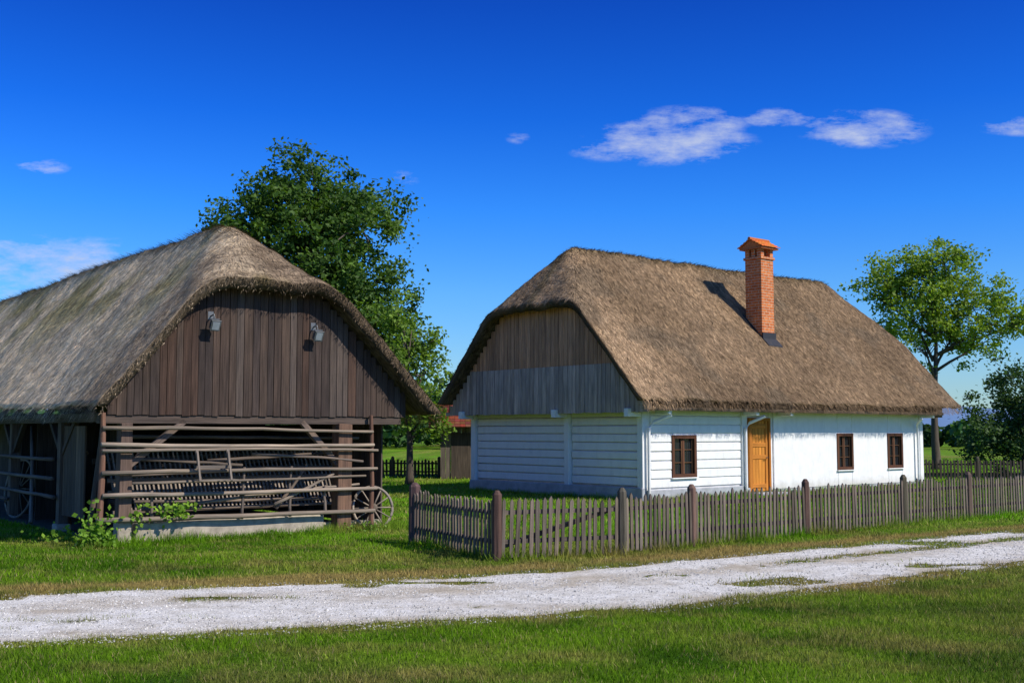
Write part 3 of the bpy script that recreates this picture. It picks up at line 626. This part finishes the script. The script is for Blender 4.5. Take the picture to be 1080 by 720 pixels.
# ------------------------------------------------------------ picket fences
def fence(name,pts,h,pw,gap,col,outer=-1,gate=None,postw=.13,pcol=(.15,.11,.09)):
    f=empty(name,(0,0,0)); pk=MB();rlm=MB();po=MB()
    for i,(a,b) in enumerate(zip(pts[:-1],pts[1:])):
        A=Vector((*a,0));B=Vector((*b,0));d=(B-A);Ln=d.length;d.normalize();n=d.cross(Vector((0,0,1)))
        for zz in(.26*h/.85,.66*h/.85): rlm.beam(A+Vector((0,0,zz)),B+Vector((0,0,zz)),.035,.06,tuple(c*.8 for c in col))
        x=postw*.6; lean=0
        while x<Ln-postw*.5:
            lean=.8*lean+random.gauss(0,.014); hh=h*random.uniform(.94,1.03)
            up=(Vector((0,0,1))+d*lean).normalized()
            k=random.uniform(.6,1.35); cc=(col[0]*k,col[1]*k*random.uniform(.97,1.02),col[2]*k*random.uniform(.93,1.05))
            w2=pw/2*random.uniform(.8,1.1); base=A+d*x+n*(.022)+Vector((0,0,.04+random.uniform(-.02,.02)))
            pk.prism([(-w2,0),(w2,0),(w2,hh-.08),(random.uniform(-.006,.006),hh-.035),(-w2,hh-.08)],base,d,up,.02,cc)
            x+=pw+gap*random.uniform(.7,1.35)
        if gate==i:
            rlm.beam(A+d*.1+n*-.04+Vector((0,0,.2)),B-d*.08+n*-.04+Vector((0,0,h*.8)),.03,.07,tuple(c*.9 for c in col))
    for i,a in enumerate(pts):
        s=postw/2*(1.35 if i==0 else 1); hz=h+.10; c=tuple(q*random.uniform(.8,1.25) for q in pcol); x,y=a
        an=random.uniform(-.3,.3); vs=[]
        for (sc,z) in((1.05,-.05),(1,hz-.04),(.45,hz+.02)):
            for j in range(6):
                t=an+j*math.pi/3; vs.append((x+math.cos(t)*s*sc*1.1,y+math.sin(t)*s*sc*1.1,z))
        fs=[(r*6+j,r*6+(j+1)%6,(r+1)*6+(j+1)%6,(r+1)*6+j) for r in range(2) for j in range(6)]+[tuple(range(12,18))]
        po._add(vs,fs,c,[(v[0],v[1],v[2]) for v in vs])
    pk.obj('pickets',M_wood,f); rlm.obj('rails',M_wood,f); po.obj('posts',M_wood,f,bevel=.008)
    return f
fence('picket_fence',fence_pts,.86,.056,.050,(.185,.152,.122),gate=1,pcol=(.14,.10,.075))
fence('picket_fence',[(14.6,43.0),(17.5,43),(20.3,43),(24,43)],.75,.07,.06,(.08,.065,.055))
fence('picket_fence',[(-9.5,46),(-7,46),(-4.8,46),(-2.9,45.5)],.7,.09,.06,(.07,.055,.045))

# ------------------------------------------------------------ background shed
sh=empty('tiled_shed',(-2.75,44,0),.06); s=MB()
for x in np.arange(0,4.4,.2): s.box((x,0,0),(x+.19,.03,2.05),(.19,.16,.13),cv=.25)
for y in np.arange(.03,3,.2): s.box((0.0,y,0),(.03,y+.19,2.05),(.16,.13,.11),cv=.25)
s.box((.4,-.03,.02),(1.15,-.004,1.75),(.10,.08,.065)); s.obj('walls',M_wood,sh)
s=MB()
for r in range(9):
    for c_ in range(26):
        x=-.45+c_*.2; y0=-.45+r*.22; z0=1.98+r*.10
        vs=[(x,y0,z0+.03),(x+.19,y0,z0+.03),(x+.19,y0+.26,z0+.118),(x,y0+.26,z0+.118)]; vs+=[(a,b,c-.025) for a,b,c in vs]
        s._add(vs,[(0,1,2,3),(7,6,5,4),(0,4,5,1),(1,5,6,2),(2,6,7,3),(3,7,4,0)],tuple(q*random.uniform(.6,1.2) for q in(.24,.075,.042)),[(0,0,0)]*8)
s.box((-.4,1.5,2.0),(4.7,3.3,2.85),(.28,.08,.045)); s.obj('tile_roof',M_tile,sh)

# ------------------------------------------------------------ trees
M_bark=wood_mat('bark',.5,1.3,1.)
def tree(name,loc,lobes,trunk_r,split_z,per_m3,leaves,lsize,ca,cb,seed,depth=1.,spread=.45,fill=.35,bark=(.11,.09,.07),limbs=True):
    r=np.random.default_rng(seed); random.seed(seed); e=empty(name,loc); C=[];R=[]
    for (dx,z,rad) in lobes:
        for dy in ([0] if rad<1.2 else [-.45*rad*depth,.45*rad*depth]):
            n=max(5,int(per_m3*rad**3*.8)); d=r.normal(0,1,(n,3)); d/=np.linalg.norm(d,axis=1,keepdims=True)
            rr=rad*(fill+(1-fill)*r.random(n)**.5)*(.78+.5*r.random(n))
            C.append(np.array([dx,dy,z])+d*rr[:,None]*np.array([1,depth,.95])); R.append(r.uniform(.55,1.2,n)*spread)
    C=np.concatenate(C);R=np.concatenate(R); ok=C[:,2]>.25; C=C[ok];R=R[ok]; n=len(C)
    k=r.poisson(leaves,n)+3; ci=np.repeat(np.arange(n),k); m=len(ci)
    off=r.normal(0,1,(m,3))*R[ci][:,None]*np.array([.75,.75,.5]); P=C[ci]+off
    nn=r.normal(0,1,(m,3))+np.array([.2,-.2,.9]); nn/=np.linalg.norm(nn,axis=1,keepdims=True)
    a=np.cross(nn,r.normal(0,1,(m,3))); a/=np.linalg.norm(a,axis=1,keepdims=True); b=np.cross(nn,a)
    ls=lsize*r.uniform(.6,1.3,m)[:,None]
    V=np.stack([P-a*ls*.5,P+b*ls*.3,P+a*ls*.5,P-b*ls*.3],1).reshape(-1,3); V[:,2]=np.maximum(V[:,2],.02)
    tcl=r.random(n)[ci]*.6+r.random(m)*.4; col=np.array(ca)*(1-tcl[:,None])+np.array(cb)*tcl[:,None]; col*=r.uniform(.75,1.25,(m,1))
    fast_mesh('foliage',V,np.arange(4*m).reshape(-1,4),M_leaf,col=np.repeat(col,4,0),parent=e)
    t=MB(); top=max(l[1] for l in lobes)
    pts=[(0,0,-.1),(0.02,0,.3)]; rs=[trunk_r*1.5,trunk_r*1.1]; q=8
    for i in range(1,q+1): f=i/q; pts.append((math.sin(f*5+seed)*.18*f*top*.12,math.cos(f*4)*.1*f,.3+(top*.92-.3)*f)); rs.append(trunk_r*(1-.88*f))
    t.tube(pts,rs,9,bark)
    if limbs:
        for (dx,z,rad) in lobes:
            zb=max(split_z,min(z*.75,z-rad*1.3))
            base=Vector((0,0,zb)); end=Vector((dx,random.uniform(-.3,.3)*rad,z)); mid=base.lerp(end,.5)+Vector((dx*.04,random.uniform(-.2,.2),.12*rad))
            t.tube([base,base.lerp(mid,.5)+Vector((0,random.uniform(-.1,.1),.05)),mid,mid.lerp(end,.5)+Vector((random.uniform(-.15,.15),0,.1)),end],[trunk_r*.42,trunk_r*.34,trunk_r*.26,trunk_r*.18,trunk_r*.1],7,bark)
            idx=[i for i in range(n) if (C[i][0]-dx)**2+(C[i][2]-z)**2<(rad*1.15)**2]; random.shuffle(idx)
            for i in idx[:12]:
                p=mid.lerp(end,random.uniform(.1,1)); c=Vector(C[i]); t.tube([p,p.lerp(c,.5)+Vector((random.uniform(-.15,.15),random.uniform(-.15,.15),.1)),c],[trunk_r*.13,trunk_r*.09,.012],5,bark)
    t.obj('trunk_and_limbs',M_bark,e,smooth=True); return e
tree('linden_tree',(-8.2,45,0),[(.3,11.2,1.9),(-1.1,11.0,1.4),(-2.4,10.1,1.4),(2.2,10.2,1.7),(-.6,7.9,3.0),(2.4,7.3,2.1),(-2.6,8,1.5),(3.2,5.2,1.7),(.4,4.8,2.8),(1.5,11.0,1.2)],.36,3.2,5.5,85,.20,(.032,.085,.014),(.12,.21,.03),5,spread=.42)
tree('walnut_tree',(-3.5,39,0),[(-.5,5.7,.9),(-.2,4.9,1.15),(.45,3.9,1.15),(-.8,3.2,1.0),(.75,2.7,.85),(-.2,2.5,.8),(-1.3,4.1,.9),(.8,1.95,.55)],.13,1.5,14,75,.15,(.08,.16,.016),(.22,.34,.04),8,spread=.33)
tree('robinia_tree',(20.4,55,0),[(-1.9,9.3,1.4),(-.5,9.9,1.2),(.9,9.8,1.4),(-1.0,7.4,1.7),(2.3,8.2,1.4),(3.6,7.2,1.3),(1.2,6.5,1.4),(-3.1,8.5,1.0),(.5,8.2,1.4),(-.6,5.8,1.0),(4.8,7.2,.9),(2.6,6.2,.9)],.20,3.0,6.5,75,.19,(.13,.22,.02),(.28,.38,.045),11,spread=.40,fill=.2)
tree('round_bush',(20.6,46,0),[(0,3.6,1.3),(-.9,2.4,1.3),(1.1,2.5,1.8),(.5,1.2,1.5),(-.8,1.1,1.2),(2.8,2.9,1.6)],.12,.6,8,95,.16,(.035,.08,.027),(.09,.15,.045),13,spread=.4,limbs=False)

r=np.random.default_rng(77); P=[];c=[]
for i in range(520):
    x=r.uniform(-110,130); y=r.uniform(115,165); hgt=(6.5 if x<0 else 3.2)*r.uniform(.5,1.25)*(.6+.8*vn(x*.08,3.))
    k=90; rad=hgt*.55; d=r.normal(0,1,(k,3)); d/=np.linalg.norm(d,axis=1,keepdims=True); q=np.array([x,y,hgt*.5])+d*np.array([rad,rad,hgt*.5])*r.uniform(.6,1.,(k,1))
    P.append(q); cc=np.array([.045,.10,.028])*r.uniform(.7,1.6); c.append(np.repeat(cc[None],k,0)*r.uniform(.7,1.3,(k,1)))
P=np.concatenate(P);c=np.concatenate(c);m_=len(P); a=r.normal(0,1,(m_,3));a/=np.linalg.norm(a,axis=1,keepdims=True);b=np.cross(a,r.normal(0,1,(m_,3)));b/=np.linalg.norm(b,axis=1,keepdims=True)
V=np.stack([P-a*.55,P+b*.4,P+a*.55,P-b*.4],1).reshape(-1,3); V[:,2]=np.maximum(V[:,2],.02)
fast_mesh('distant_trees',V,np.arange(4*m_).reshape(-1,4),M_leaf,col=np.repeat(c,4,0))
xs_=np.linspace(-3500,3500,160); hz=40+60*fbm(xs_*.0016,xs_*0,5,4)
V=[];F=[]
for i,x in enumerate(xs_): V+= [(x,2900,-2),(x,3100,hz[i]),(x,3600,-2)]
for i in range(159):
    for j in(0,1): F.append((3*i+j,3*i+3+j,3*i+4+j,3*i+1+j))
fast_mesh('distant_hills',V,F,plain('hazy_hill',(.14,.24,.42),1.,sc=.004),smooth=True)  # blue aerial haze is put into the hills' base colour

def plant(name,spots,n,size,ca,cb):
    r=np.random.default_rng(len(name)+n); P=[]
    for (a,b,z,ra,rz,k) in spots:
        q=r.normal(0,1,(k,3))*np.array([ra,.10,rz])*.5; P.append(np.array([a,b,z])+q)
    P=np.concatenate(P); P[:,2]=np.maximum(P[:,2],.03); X=-6.22+G[0]*P[:,0]+W[0]*P[:,1];Y=18.3+G[1]*P[:,0]+W[1]*P[:,1]; P=np.stack([X,Y,P[:,2]],1); m=len(P)
    nn=r.normal(0,1,(m,3))+np.array([.3,-.8,.6]); nn/=np.linalg.norm(nn,axis=1,keepdims=True); a=np.cross(nn,r.normal(0,1,(m,3)));a/=np.linalg.norm(a,axis=1,keepdims=True);b=np.cross(nn,a); ls=size*r.uniform(.6,1.3,(m,1))
    V=np.stack([P-a*ls*.5,P+b*ls*.4,P+a*ls*.5,P-b*ls*.4],1).reshape(-1,3); t=r.random((m,1)); c=(np.array(ca)*(1-t)+np.array(cb)*t)
    return fast_mesh(name,V,np.arange(4*m).reshape(-1,4),M_leaf,col=np.repeat(c,4,0))
plant('vine_plant',[(.85,-.22,.55,.28,.13,110),(.62,-.2,.48,.15,.12,30),(.25,-.2,.42,.16,.24,45)],0,.085,(.12,.24,.02),(.30,.46,.05))
plant('nettle_plant',[(-.45,-.2,.24,.26,.38,220),(-.4,-.2,.08,.35,.2,80),(-.5,1.2,.10,.5,.2,100)],1,.085,(.10,.21,.015),(.22,.38,.04))
plant('weed_plant',[(4.3,-.3,.06,.4,.12,80),(2.6,-.15,.03,1.2,.07,60)],2,.06,(.09,.19,.015),(.2,.32,.04))
